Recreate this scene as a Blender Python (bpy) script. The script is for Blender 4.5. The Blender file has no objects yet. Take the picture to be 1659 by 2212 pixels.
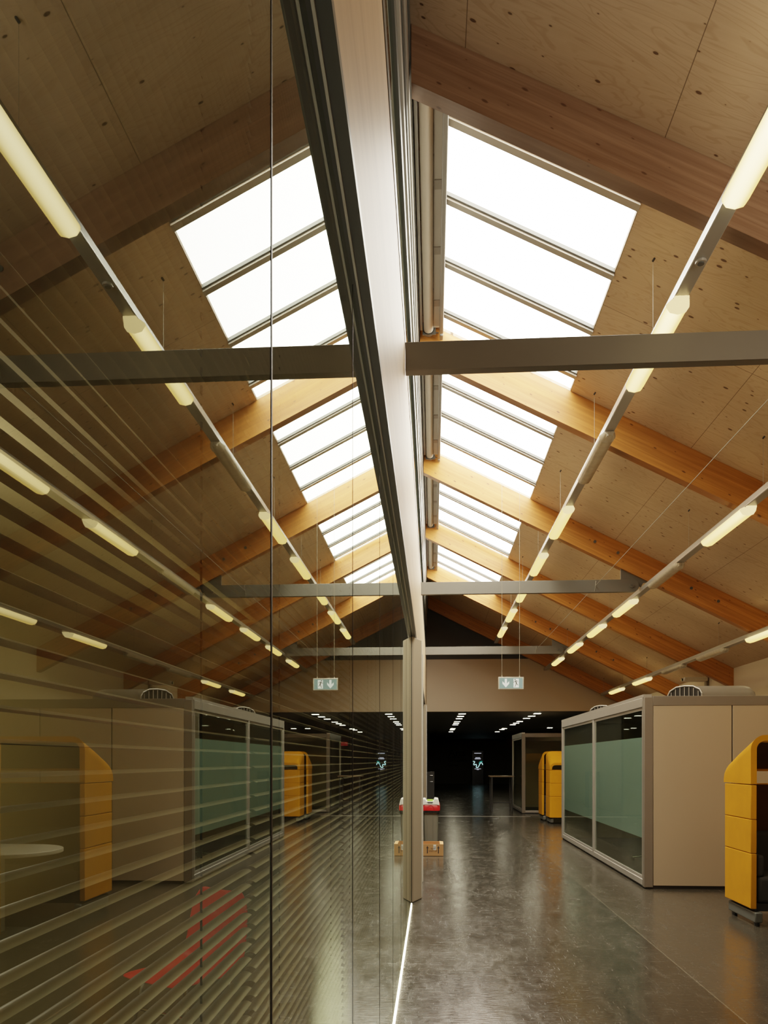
import bpy, bmesh, math, random
from mathutils import Vector
random.seed(7)
S = bpy.context.scene
COL = S.collection
PI = math.pi
E = 1.5                       # eye height; heights written as "h" below are above the eye
XG = -0.222                   # plane of the glass partition
SL = 0.508                    # roof slope
def roof(x): return E + 4.65 - SL * (x + 0.2)

# ------------------------------------------------------------------ materials
def newmat(name):
    m = bpy.data.materials.new(name); m.use_nodes = True
    nt = m.node_tree; nt.nodes.clear()
    out = nt.nodes.new('ShaderNodeOutputMaterial')
    return m, nt, out
def N(nt, typ, **kw):
    n = nt.nodes.new(typ)
    for k, v in kw.items():
        if k in n.inputs.keys(): n.inputs[k].default_value = v
        else: setattr(n, k, v)
    return n
def L(nt, a, b): nt.links.new(a, b)
def math_(nt, op, a, b=None, c=None):
    n = nt.nodes.new('ShaderNodeMath'); n.operation = op
    for i, v in enumerate((a, b, c)):
        if v is None: continue
        if isinstance(v, (int, float)): n.inputs[i].default_value = v
        else: L(nt, v, n.inputs[i])
    return n.outputs[0]
def mixc(nt, fac, a, b, mode='MIX'):
    n = nt.nodes.new('ShaderNodeMix'); n.data_type = 'RGBA'; n.blend_type = mode
    for sock, v in ((n.inputs[0], fac), (n.inputs[6], a), (n.inputs[7], b)):
        if isinstance(v, (int, float)): sock.default_value = v
        elif isinstance(v, tuple): sock.default_value = (*v, 1) if len(v) == 3 else v
        else: L(nt, v, sock)
    return n.outputs[2]
def coords(nt, scale=(1, 1, 1)):
    t = nt.nodes.new('ShaderNodeTexCoord'); mp = nt.nodes.new('ShaderNodeMapping')
    mp.inputs['Scale'].default_value = scale
    L(nt, t.outputs['Object'], mp.inputs[0]); return mp.outputs[0]
def noise(nt, vec, scale, detail=3, rough=.55, dist=0):
    n = N(nt, 'ShaderNodeTexNoise', Scale=scale, Detail=detail, Roughness=rough, Distortion=dist)
    L(nt, vec, n.inputs['Vector']); return n.outputs[0]
def ramp(nt, fac, a, b):
    n = nt.nodes.new('ShaderNodeMapRange'); L(nt, fac, n.inputs[0])
    n.inputs[1].default_value = a; n.inputs[2].default_value = b; return n.outputs[0]
def principled(nt, out, col, rough=.5, metal=0, spec=.5):
    p = nt.nodes.new('ShaderNodeBsdfPrincipled')
    for k, v in (('Base Color', col), ('Roughness', rough), ('Metallic', metal), ('Specular IOR Level', spec)):
        s = p.inputs[k]
        if isinstance(v, (int, float)): s.default_value = v
        elif isinstance(v, tuple): s.default_value = (*v, 1)
        else: L(nt, v, s)
    L(nt, p.outputs[0], out.inputs[0]); return p
def plain(name, col, rough=.5, metal=0, var=.12, scale=6, bump=0, bscale=200, spec=.5):
    m, nt, out = newmat(name); v = coords(nt)
    f = noise(nt, v, scale)
    dk = tuple(c * (1 - var) for c in col); lt = tuple(min(1, c * (1 + var)) for c in col)
    c = mixc(nt, f, dk, lt)
    p = principled(nt, out, c, rough, metal, spec)
    if bump:
        b = N(nt, 'ShaderNodeBump', Strength=bump, Distance=.01)
        L(nt, noise(nt, v, bscale, 2), b.inputs['Height']); L(nt, b.outputs[0], p.inputs['Normal'])
    return m
def emit(name, col, strength, var=.0, vscale=(1, 1, 1)):
    m, nt, out = newmat(name); v = coords(nt, vscale)
    e = nt.nodes.new('ShaderNodeEmission')
    f = noise(nt, v, 3, 2)
    c = mixc(nt, f, tuple(x * (1 - var) for x in col), col)
    L(nt, c, e.inputs[0]); e.inputs[1].default_value = strength
    L(nt, e.outputs[0], out.inputs[0]); return m

def plywood():
    m, nt, out = newmat('plywood')
    t = nt.nodes.new('ShaderNodeTexCoord'); obj = t.outputs['Object']
    def sc(s):
        mp = nt.nodes.new('ShaderNodeMapping'); mp.inputs['Scale'].default_value = s; L(nt, obj, mp.inputs[0]); return mp.outputs[0]
    big = noise(nt, sc((.9, 4.2, .9)), 1.0, 3, .5, .8)
    fig = math_(nt, 'SINE', math_(nt, 'MULTIPLY', big, 95.0))
    fig = ramp(nt, fig, .55, 1.0)
    fine = noise(nt, sc((2, 40, 2)), 1.0, 3, .6)
    patch = noise(nt, sc((.7, .9, .7)), 1.0, 2)
    c = mixc(nt, ramp(nt, patch, .3, .7), (.52, .375, .235), (.64, .475, .31))
    c = mixc(nt, math_(nt, 'MULTIPLY', fig, .30), c, (.33, .20, .10))
    c = mixc(nt, math_(nt, 'MULTIPLY', ramp(nt, fine, .35, .75), .22), c, (.30, .18, .09))
    vo = N(nt, 'ShaderNodeTexVoronoi', Scale=5.6, Randomness=1.0); vo.voronoi_dimensions = '2D'; L(nt, sc((.7, 1.2, .7)), vo.inputs['Vector'])
    # every cell is given its own knot size from its random colour, so knots are scattered
    sep = nt.nodes.new('ShaderNodeSeparateColor'); L(nt, vo.outputs['Color'], sep.inputs[0])
    size = math_(nt, 'MULTIPLY', math_(nt, 'SUBTRACT', sep.outputs[0], .30), .120)
    kn = math_(nt, 'SUBTRACT', size, vo.outputs['Distance'])
    c = mixc(nt, math_(nt, 'MULTIPLY', ramp(nt, kn, -.03, .01), .35), c, (.25, .13, .05))
    c = mixc(nt, math_(nt, 'MULTIPLY', ramp(nt, kn, 0, .012), .9), c, (.085, .040, .018))
    # panel joints: every 1.22 m up the slope, every 2.44 m along the room
    xyz = nt.nodes.new('ShaderNodeSeparateXYZ'); L(nt, obj, xyz.inputs[0])
    def joint(v, step, off, w):
        f = math_(nt, 'FRACT', math_(nt, 'DIVIDE', math_(nt, 'ADD', v, off), step))
        return math_(nt, 'LESS_THAN', f, w / step)
    j = math_(nt, 'MAXIMUM', joint(xyz.outputs[0], 1.22, 10.98 - .2, .005), joint(xyz.outputs[1], 3.33, 9.9 - 3.2, .006))
    c = mixc(nt, math_(nt, 'MULTIPLY', j, .8), c, (.09, .05, .025))
    principled(nt, out, c, .62, 0, .3); return m
def glulam(name, dark, light):
    m, nt, out = newmat(name)
    t = nt.nodes.new('ShaderNodeTexCoord'); obj = t.outputs['Object']
    xyz = nt.nodes.new('ShaderNodeSeparateXYZ'); L(nt, obj, xyz.inputs[0])
    # height across the rafter, measured square to the slope, so the boards follow the rafter
    across = math_(nt, 'ADD', xyz.outputs[2], math_(nt, 'MULTIPLY', xyz.outputs[0], SL))
    cmb = nt.nodes.new('ShaderNodeCombineXYZ'); L(nt, xyz.outputs[0], cmb.inputs[0]); L(nt, xyz.outputs[1], cmb.inputs[1]); L(nt, across, cmb.inputs[2])
    def sc(s):
        mp = nt.nodes.new('ShaderNodeMapping'); mp.inputs['Scale'].default_value = s; L(nt, cmb.outputs[0], mp.inputs[0]); return mp.outputs[0]
    board = math_(nt, 'FLOOR', math_(nt, 'DIVIDE', across, .045))
    wn = nt.nodes.new('ShaderNodeTexWhiteNoise'); wn.noise_dimensions = '1D'; L(nt, board, wn.inputs['W'])
    g = noise(nt, sc((1.2, 14, 26)), 1, 4, .6, .5)
    c = mixc(nt, ramp(nt, g, .3, .7), dark, light)
    c = mixc(nt, math_(nt, 'MULTIPLY', wn.outputs[0], .22), c, tuple(x * .6 for x in dark))
    vo = N(nt, 'ShaderNodeTexVoronoi', Scale=5.0, Randomness=1.0); vo.voronoi_dimensions = '2D'
    cm2 = nt.nodes.new('ShaderNodeCombineXYZ'); L(nt, math_(nt, 'MULTIPLY', xyz.outputs[0], .8), cm2.inputs[0])
    L(nt, math_(nt, 'ADD', math_(nt, 'MULTIPLY', across, 1.7), math_(nt, 'MULTIPLY', xyz.outputs[1], 1.3)), cm2.inputs[1]); L(nt, cm2.outputs[0], vo.inputs['Vector'])
    sep = nt.nodes.new('ShaderNodeSeparateColor'); L(nt, vo.outputs['Color'], sep.inputs[0])
    kn = math_(nt, 'SUBTRACT', math_(nt, 'MULTIPLY', math_(nt, 'SUBTRACT', sep.outputs[0], .35), .12), vo.outputs['Distance'])
    c = mixc(nt, math_(nt, 'MULTIPLY', ramp(nt, kn, -.02, .02), .8), c, (.06, .022, .008))
    ln = math_(nt, 'LESS_THAN', math_(nt, 'FRACT', math_(nt, 'DIVIDE', across, .045)), .035)
    c = mixc(nt, math_(nt, 'MULTIPLY', ln, .3), c, (.08, .03, .01))
    principled(nt, out, c, .42, 0, .35); return m
def floormat():
    m, nt, out = newmat('polished_floor')
    t = nt.nodes.new('ShaderNodeTexCoord'); obj = t.outputs['Object']
    def sc(s):
        mp = nt.nodes.new('ShaderNodeMapping'); mp.inputs['Scale'].default_value = s; L(nt, obj, mp.inputs[0]); return mp.outputs[0]
    xyz = nt.nodes.new('ShaderNodeSeparateXYZ'); L(nt, obj, xyz.inputs[0])
    a = noise(nt, sc((1, 1, 1)), 1.3, 5, .6)
    b = noise(nt, sc((1, 1, 1)), 90, 2, .6)
    c = mixc(nt, a, (.010, .0092, .0070), (.026, .0235, .0175))
    c = mixc(nt, math_(nt, 'MULTIPLY', ramp(nt, b, .45, .7), .55), c, (.070, .061, .045))
    e = noise(nt, sc((9, 3, 1)), 1, 5, .65, .8)
    c = mixc(nt, math_(nt, 'MULTIPLY', ramp(nt, e, .48, .72), .45), c, (.055, .049, .036))
    side = math_(nt, 'GREATER_THAN', xyz.outputs[0], 1.79)
    c = mixc(nt, math_(nt, 'MULTIPLY', side, .60), c, (.060, .051, .037))
    seam = math_(nt, 'LESS_THAN', math_(nt, 'ABSOLUTE', math_(nt, 'SUBTRACT', xyz.outputs[0], 1.79)), .005)
    c = mixc(nt, math_(nt, 'MULTIPLY', seam, .7), c, (.13, .115, .085))
    # scuffs: thin bright and dull scratches running every way
    s1 = noise(nt, sc((7, 150, 1)), 1, 3, .7, 1.5); s2 = noise(nt, sc((130, 9, 1)), 1, 3, .7, 1.2)
    scr = math_(nt, 'MAXIMUM', ramp(nt, s1, .62, .74), ramp(nt, s2, .63, .75))
    c = mixc(nt, math_(nt, 'MULTIPLY', scr, .45), c, (.14, .122, .09))
    r = math_(nt, 'ADD', math_(nt, 'MULTIPLY', a, .15), .07)
    r = math_(nt, 'ADD', r, math_(nt, 'MULTIPLY', scr, .22))
    r = math_(nt, 'ADD', r, math_(nt, 'MULTIPLY', ramp(nt, e, .4, .7), .10))
    r = math_(nt, 'ADD', r, math_(nt, 'MULTIPLY', ramp(nt, b, .4, .75), .07))
    p = principled(nt, out, c, r, 0, .42)
    bp = N(nt, 'ShaderNodeBump', Strength=.22, Distance=.004); L(nt, math_(nt, 'ADD', noise(nt, sc((1, 2.5, 1)), 16, 4), math_(nt, 'MULTIPLY', scr, -.4)), bp.inputs['Height'])
    L(nt, bp.outputs[0], p.inputs['Normal'])
    return m
def glassmat(name, tint, r0, power, dust=0.0, rough=0.0, dustcol=(.8, .78, .7)):
    """a flat pane: mirrors more the flatter one looks along it, and lets the rest through, tinted"""
    m, nt, out = newmat(name)
    lw = N(nt, 'ShaderNodeLayerWeight', Blend=.5)
    f = math_(nt, 'POWER', lw.outputs['Facing'], power)
    f = math_(nt, 'ADD', math_(nt, 'MULTIPLY', f, 1 - r0), r0)
    gl = N(nt, 'ShaderNodeBsdfAnisotropic'); gl.inputs['Roughness'].default_value = rough
    gl.inputs['Color'].default_value = (.90, .96, .88, 1)
    tr = nt.nodes.new('ShaderNodeBsdfTransparent'); tr.inputs[0].default_value = (*tint, 1)
    mx = nt.nodes.new('ShaderNodeMixShader'); L(nt, f, mx.inputs[0]); L(nt, tr.outputs[0], mx.inputs[1]); L(nt, gl.outputs[0], mx.inputs[2])
    last = mx.outputs[0]
    if dust:
        v = coords(nt, (1, 6, .25)); d1 = noise(nt, v, 1.6, 3, .6)
        v2 = coords(nt, (1, 1, 1)); d2 = noise(nt, v2, 260, 2, .5)
        dd = math_(nt, 'MULTIPLY', math_(nt, 'ADD', ramp(nt, d1, .3, .8), math_(nt, 'MULTIPLY', ramp(nt, d2, .62, .78), 1.5)), dust)
        df = nt.nodes.new('ShaderNodeBsdfDiffuse'); df.inputs[0].default_value = (*dustcol, 1)
        m2 = nt.nodes.new('ShaderNodeMixShader'); L(nt, dd, m2.inputs[0]); L(nt, last, m2.inputs[1]); L(nt, df.outputs[0], m2.inputs[2])
        last = m2.outputs[0]
    L(nt, last, out.inputs[0]); return m
def frosted():
    m, nt, out = newmat('frosted_green_film')
    v = coords(nt); f = noise(nt, v, 3, 2)
    c = mixc(nt, f, (.44, .62, .63), (.48, .67, .68))
    p = principled(nt, out, c, .28, 0, .5)
    tr = nt.nodes.new('ShaderNodeBsdfTransparent'); tr.inputs[0].default_value = (.8, .95, .85, 1)
    mx = nt.nodes.new('ShaderNodeMixShader'); mx.inputs[0].default_value = .86
    L(nt, tr.outputs[0], mx.inputs[1]); L(nt, p.outputs[0], mx.inputs[2]); L(nt, mx.outputs[0], out.inputs[0]); return m
def fabric(name, col, var=.15):
    m, nt, out = newmat(name); v = coords(nt)
    f = noise(nt, v, 5, 3); w = noise(nt, v, 320, 2)
    c = mixc(nt, f, tuple(x * (1 - var) for x in col), tuple(min(1, x * (1 + var)) for x in col))
    c = mixc(nt, math_(nt, 'MULTIPLY', ramp(nt, w, .4, .7), .18), c, tuple(x * .55 for x in col))
    p = principled(nt, out, c, .9, 0, .15)
    b = N(nt, 'ShaderNodeBump', Strength=.25, Distance=.003); L(nt, w, b.inputs['Height']); L(nt, b.outputs[0], p.inputs['Normal'])
    return m

def fasciamat():
    m, nt, out = newmat('pale_timber_fascia')
    a = noise(nt, coords(nt, (2, .5, 9)), 1, 4, .6, .4); b = noise(nt, coords(nt, (4, 3, 60)), 1, 3, .6)
    c = mixc(nt, ramp(nt, a, .3, .7), (.42, .295, .18), (.56, .41, .26))
    c = mixc(nt, math_(nt, 'MULTIPLY', ramp(nt, b, .4, .7), .25), c, (.40, .30, .20))
    principled(nt, out, c, .5, 0, .4); return m
def lampmat():
    m, nt, out = newmat('lit_lamp_lens'); v = coords(nt, (40, 1, 40))
    lw = N(nt, 'ShaderNodeLayerWeight', Blend=.5); f = math_(nt, 'POWER', lw.outputs['Facing'], .8)
    e = nt.nodes.new('ShaderNodeEmission')
    c = mixc(nt, ramp(nt, f, .1, .85), (1.0, .84, .50), (1.0, .60, .13)); L(nt, c, e.inputs[0])
    L(nt, math_(nt, 'ADD', math_(nt, 'MULTIPLY', ramp(nt, f, .15, .75), -4.6), 6.2), e.inputs[1])
    L(nt, e.outputs[0], out.inputs[0]); return m
M = dict(
    ply=plywood(),
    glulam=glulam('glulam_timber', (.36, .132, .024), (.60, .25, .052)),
    shade=glulam('glulam_painted_shade', (.17, .088, .045), (.28, .165, .095)),  # nearest rafter's copy, its shade and greyness mixed into the timber colour
    door=plain('door_leaf_paint', (.30, .245, .175), .5, 0, .03, 1.2),
    floor=floormat(),
    steel=plain('painted_steel', (.105, .098, .080), .42, 0, .1, 3),
    alu=plain('aluminium_frame', (.46, .43, .38), .35, .55, .08, 4),
    alu2=plain('brown_grey_profile', (.20, .17, .135), .45, .2, .06, 4),
    dark=plain('dark_gasket', (.018, .017, .015), .5),
    darkgrey=plain('dark_grey_frame', (.075, .078, .070), .4, .1),
    cream=plain('cream_paint', (.56, .45, .32), .6, 0, .03, 1.2),
    white=plain('white_wall_paint', (.60, .50, .36), .7, 0, .03, 1),
    fascia=fasciamat(),
    panel=plain('beige_wall_panel', (.44, .345, .235), .5, 0, .03, 1.2),
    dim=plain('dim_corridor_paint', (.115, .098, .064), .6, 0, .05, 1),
    roomback=plain('olive_office_paint', (.30, .25, .15), .8, 0, .06, 1),
    carpet=plain('olive_office_carpet', (.10, .09, .06), .9, 0, .2, 30),
    gable=plain('dark_gable_board', (.045, .042, .036), .7, 0, .1, 2),
    bar=plain('glazing_bar_paint', (.34, .30, .245), .5, 0, .05, 3),
    tube=plain('roller_blind_cloth', (.40, .36, .29), .7, 0, .05, 6),
    sky=emit('bright_sky_glazing', (1.0, .90, .73), 15.0, .02),
    glass=glassmat('partition_glass', (.72, .72, .55), .035, 3.4, .03),
    glassup=glassmat('clerestory_glass', (.25, .24, .2), .25, 2.2),
    glasspod=glassmat('pod_glass', (.78, .84, .74), .07, 3.2),
    frost=frosted(),
    slat=plain('blind_slat_paint', (.36, .37, .33), .35, 0, .04, 6),
    silicone=plain('black_silicone', (.006, .006, .005), .5),
    track=plain('light_track_paint', (.30, .285, .25), .35, .2, .05, 5),
    lens=lampmat(),
    lensend=emit('lit_lamp_lens_end', (1.0, .70, .28), 1.3, .1),
    unlit=plain('unlit_lamp_lens', (.50, .44, .33), .2, 0, .25, 12),
    yellow=fabric('mustard_wool', (.66, .275, .010)),
    brown=fabric('brown_lining', (.075, .028, .010)),
    greyfab=fabric('charcoal_wool', (.045, .043, .040)),
    foot=plain('grey_metal_foot', (.16, .165, .15), .4, .4),
    tabletop=plain('white_laminate', (.62, .58, .46), .35, 0, .03),
    card=plain('brown_cardboard', (.40, .205, .075), .8, 0, .1, 9),
    cardin=plain('brown_cardboard_inside', (.33, .15, .05), .8, 0, .1, 9),
    ink=plain('black_print', (.02, .012, .008), .7),
    paper=plain('white_paper', (.8, .76, .68), .6),
    binbody=plain('grey_bin_plastic', (.150, .145, .115), .45, 0, .05),
    binred=plain('red_lid_plastic', (.55, .012, .014), .35, 0, .08),
    binbag=plain('black_bin_liner', (.008, .008, .008), .25, 0, .1, 30, .6, 25),
    binwhite=plain('white_packaging', (.88, .86, .80), .4, 0, .05),
    green=plain('green_packaging', (.30, .62, .03), .4),
    red=plain('red_chair_shell', (.75, .040, .028), .4, 0, .08),
    chrome=plain('chrome_leg', (.55, .54, .50), .2, .9),
    signface=emit('exit_sign_green', (.50, .66, .52), .34, .05),
    signpic=emit('exit_sign_white', (1.0, .97, .80), .72, .03),
    signfr=plain('exit_sign_frame', (.50, .47, .38), .3, .3),
    wire=plain('steel_wire', (.30, .26, .19), .5, .2),
    black=plain('black_kiosk_case', (.006, .007, .008), .2),
    cyan=emit('screen_cyan', (.45, .95, .95), .9, .2),
    teal=emit('screen_teal', (.05, .42, .34), .35, .3),
    scrtext=emit('screen_text', (.75, .78, .95), .45, .1),
    corr=emit('corridor_lamp', (1.0, .90, .62), 20.0, .05),
    streakglow=emit('floor_streak_glow', (1.0, .88, .60), 30.0, .8, (1, 3, 1)),  # glow standing in for the streak of light on the floor
    grille=plain('black_grille', (.01, .01, .01), .4),
    plastic=plain('grey_plastic', (.22, .19, .15), .45, 0, .04),
    whitedev=plain('white_device', (.70, .64, .52), .4),
    logo=plain('dark_letters', (.008, .007, .005), .6),
    redsign=emit('red_sign', (.5, .03, .03), .12, .1),
    wood=plain('table_oak', (.22, .15, .08), .5, 0, .15, 9),
)

# ------------------------------------------------------------------ mesh helpers
class MB:
    def __init__(s): s.v = []; s.f = []; s.mi = []
    def add(s, pts, faces, mi=0):
        o = len(s.v); s.v += [tuple(p) for p in pts]
        for f in faces: s.f.append([i + o for i in f]); s.mi.append(mi)
        return s
    def box(s, x0, x1, y0, y1, z0, z1, mi=0):
        p = [(x, y, z) for z in (z0, z1) for y in (y0, y1) for x in (x0, x1)]
        return s.add(p, [(0, 2, 3, 1), (4, 5, 7, 6), (0, 1, 5, 4), (2, 6, 7, 3), (0, 4, 6, 2), (1, 3, 7, 5)], mi)
    def quad(s, a, b, c, d, mi=0): return s.add([a, b, c, d], [(0, 1, 2, 3)], mi)
    def prism(s, poly, axis, a0, a1, mi=0):
        """poly: 2-D points; axis 'x' -> (y,z), 'y' -> (x,z), 'z' -> (x,y)"""
        def P(p, a): return {'x': (a, p[0], p[1]), 'y': (p[0], a, p[1]), 'z': (p[0], p[1], a)}[axis]
        n = len(poly); pts = [P(p, a0) for p in poly] + [P(p, a1) for p in poly]
        fs = [tuple(range(n))[::-1], tuple(range(n, 2 * n))] + [(i, (i + 1) % n, n + (i + 1) % n, n + i) for i in range(n)]
        return s.add(pts, fs, mi)
    def cyl(s, a, b, r, seg=12, r2=None, mi=0):
        a = Vector(a); b = Vector(b); d = (b - a).normalized(); r2 = r if r2 is None else r2
        u = d.orthogonal().normalized(); w = d.cross(u)
        pts = [a + (u * math.cos(2 * PI * i / seg) + w * math.sin(2 * PI * i / seg)) * r for i in range(seg)]
        pts += [b + (u * math.cos(2 * PI * i / seg) + w * math.sin(2 * PI * i / seg)) * r2 for i in range(seg)]
        fs = [tuple(range(seg))[::-1], tuple(range(seg, 2 * seg))] + [(i, (i + 1) % seg, seg + (i + 1) % seg, seg + i) for i in range(seg)]
        return s.add(pts, fs, mi)
    def tube(s, path, r, seg=8, mi=0):
        path = [Vector(p) for p in path]; n = len(path); rings = []; u = None
        for i, p in enumerate(path):
            d = (path[min(i + 1, n - 1)] - path[max(i - 1, 0)]).normalized()
            u = d.orthogonal().normalized() if u is None else (u - d * u.dot(d)).normalized()
            w = d.cross(u)
            rings.append([p + (u * math.cos(2 * PI * k / seg) + w * math.sin(2 * PI * k / seg)) * r for k in range(seg)])
        pts = [q for rg in rings for q in rg]; fs = []
        for i in range(n - 1):
            for k in range(seg):
                fs.append((i * seg + k, i * seg + (k + 1) % seg, (i + 1) * seg + (k + 1) % seg, (i + 1) * seg + k))
        fs += [tuple(range(seg))[::-1], tuple(range((n - 1) * seg, n * seg))]
        return s.add(pts, fs, mi)
    def grid(s, rows, closed=False, mi=0):
        nc = len(rows[0]); pts = [p for r in rows for p in r]; fs = []
        for i in range(len(rows) - 1):
            for k in range(nc if closed else nc - 1):
                fs.append((i * nc + k, i * nc + (k + 1) % nc, (i + 1) * nc + (k + 1) % nc, (i + 1) * nc + k))
        return s.add(pts, fs, mi)
    def build(s, name, mats, parent=None, bevel=0, smooth=False, recalc=True, seg=2):
        me = bpy.data.meshes.new(name); off = Vector((0, 0, 0))
        if parent is not None:
            off = parent.location if parent.get('_w') else off
            if parent.parent is not None and parent.parent.get('_w'): off = parent.parent.location
        me.from_pydata([tuple(Vector(p) - off) for p in s.v], [], s.f)
        mats = mats if isinstance(mats, (list, tuple)) else [mats]
        for m in mats: me.materials.append(M[m])
        for p, mi in zip(me.polygons, s.mi): p.material_index = mi
        if recalc:
            bm = bmesh.new(); bm.from_mesh(me); bmesh.ops.recalc_face_normals(bm, faces=bm.faces); bm.to_mesh(me); bm.free()
        if smooth:
            for p in me.polygons: p.use_smooth = True
        o = bpy.data.objects.new(name, me); COL.objects.link(o)
        if parent is not None: o.parent = parent
        if bevel:
            b = o.modifiers.new('Bevel', 'BEVEL'); b.width = bevel; b.segments = seg; b.limit_method = 'ANGLE'; b.angle_limit = math.radians(40)
            for p in me.polygons: p.use_smooth = True
            me.set_sharp_from_angle(angle=math.radians(35))
        elif smooth:
            me.set_sharp_from_angle(angle=math.radians(45))
        return o
def tag(o, label=None, cat=None, group=None, kind=None):
    if label: o['label'] = label
    if cat: o['category'] = cat
    if group: o['group'] = group
    if kind: o['kind'] = kind
    return o
def empty(name, loc, label=None, cat=None, group=None, kind=None, world=True):
    o = bpy.data.objects.new(name, None); COL.objects.link(o); o.location = loc; o.empty_display_size = .1
    if world: o['_w'] = 1            # parts are written in world coordinates
    return tag(o, label, cat, group, kind)
def copy_tree(o, parent=None):
    c = o.copy(); COL.objects.link(c)
    if parent is not None: c.parent = parent; c.matrix_parent_inverse = o.matrix_parent_inverse.copy()
    for ch in list(o.children): copy_tree(ch, c)
    return c
def text(name, body, size, loc, mat, parent, rot=(PI / 2, 0, 0), ext=.0008, align='CENTER'):
    cu = bpy.data.curves.new(name, 'FONT'); cu.body = body; cu.size = size; cu.extrude = ext; cu.align_x = align
    t = bpy.data.objects.new(name + '_src', cu); COL.objects.link(t)
    dg = bpy.context.evaluated_depsgraph_get(); me = bpy.data.meshes.new_from_object(t.evaluated_get(dg))
    bpy.data.objects.remove(t); me.materials.clear(); me.materials.append(M[mat])
    o = bpy.data.objects.new(name, me); COL.objects.link(o)
    off = parent.location if parent is not None and parent.get('_w') else Vector((0, 0, 0))
    if parent is not None: o.parent = parent
    o.location = Vector(loc) - off; o.rotation_euler = rot
    return o

# ------------------------------------------------------------------ setting
RN = [4.87, 8.15, 11.47, 14.80, 18.0, 21.65]     # near faces of the rafters along the room
RW, RD = .12, .37
XW = 5.57                                         # right-hand wall
ZB = 22.0                                         # end wall of the hall
Z0 = -4.0
SKX0, SKX1 = .11, 1.42

o = MB().box(XG - 4, 9, Z0, 52, -.1, 0).build('floor', 'floor'); tag(o, 'dark polished floor running down the hall', 'floor', kind='structure')
o = MB().box(XW, XW + .12, Z0, ZB, 0, roof(XW) + .02).build('wall_right', 'white'); tag(o, 'low cream side wall behind the meeting pods', 'wall', kind='structure')
o = MB().box(XG - 4, 9, Z0 - .12, Z0, 0, 7).build('wall_front', 'cream'); tag(o, 'cream end wall behind the camera', 'wall', kind='structure')
# gable end wall with its wide low opening
mb = MB()
zt, zo = E + 2.86, E + 1.39
xr = (E + 4.65 - SL * .2 - zt) / SL              # where the cream part meets the roof
mb.prism([(-.222, zo), (XW, zo), (XW, roof(XW)), (xr, zt), (-.222, zt)], 'y', ZB, ZB + .15)
o = mb.build('wall_back', 'cream'); tag(o, 'cream gable end wall above the dark opening', 'wall', kind='structure')
mb = MB(); mb.prism([(-.222, zt), (xr, zt), (-.222, roof(-.222))], 'y', ZB + .03, ZB + .15)
o = mb.build('wall_gable', 'gable'); tag(o, 'dark triangular gable top above the cream wall', 'wall', kind='structure')
mb = MB(); mb.box(2.3, 5.0, ZB - .012, ZB, zo + .0, zo + .09)
o = mb.build('trim_1', 'cream'); tag(o, 'slim cream access strip along the lintel', 'trim', kind='structure')
o = MB().box(-.2, 2.62, 21.08, 21.14, 0, .006).build('trim_2', 'alu'); tag(o, 'thin metal threshold strip across the floor', 'trim', kind='structure')
# dim corridor beyond the opening
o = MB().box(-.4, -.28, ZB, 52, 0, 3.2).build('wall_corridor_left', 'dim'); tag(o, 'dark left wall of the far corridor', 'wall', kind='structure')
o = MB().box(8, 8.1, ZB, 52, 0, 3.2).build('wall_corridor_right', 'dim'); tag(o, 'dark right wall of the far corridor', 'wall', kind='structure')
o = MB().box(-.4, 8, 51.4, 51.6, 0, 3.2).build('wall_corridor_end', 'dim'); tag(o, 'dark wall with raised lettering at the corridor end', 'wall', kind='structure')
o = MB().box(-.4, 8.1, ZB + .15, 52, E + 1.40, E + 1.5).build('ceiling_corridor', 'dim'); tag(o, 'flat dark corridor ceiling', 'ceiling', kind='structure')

# sloping plywood ceiling, open where the four skylights are
T = .16
mb = MB()
def slab(x0, x1, y0, y1):
    a, b = roof(x0), roof(x1)
    p = [(x0, y0, a), (x1, y0, b), (x1, y1, b), (x0, y1, a)]
    q = [(x, y, z + T) for x, y, z in p]
    mb.add(p + q, [(0, 1, 2, 3), (7, 6, 5, 4), (0, 4, 5, 1), (1, 5, 6, 2), (2, 6, 7, 3), (3, 7, 4, 0)])
slab(-.3, SKX0, Z0, ZB); slab(SKX1, XW + .12, Z0, ZB)
BAYS = [(RN[i] + RW, RN[i + 1]) for i in range(4)]
edges = [Z0] + [e for b in BAYS for e in b] + [ZB]
for i in range(0, len(edges), 2): slab(SKX0, SKX1, edges[i], edges[i + 1])
o = mb.build('ceiling', 'ply', recalc=True); tag(o, 'sloping knotty plywood ceiling between the rafters', 'ceiling', kind='structure')

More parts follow.
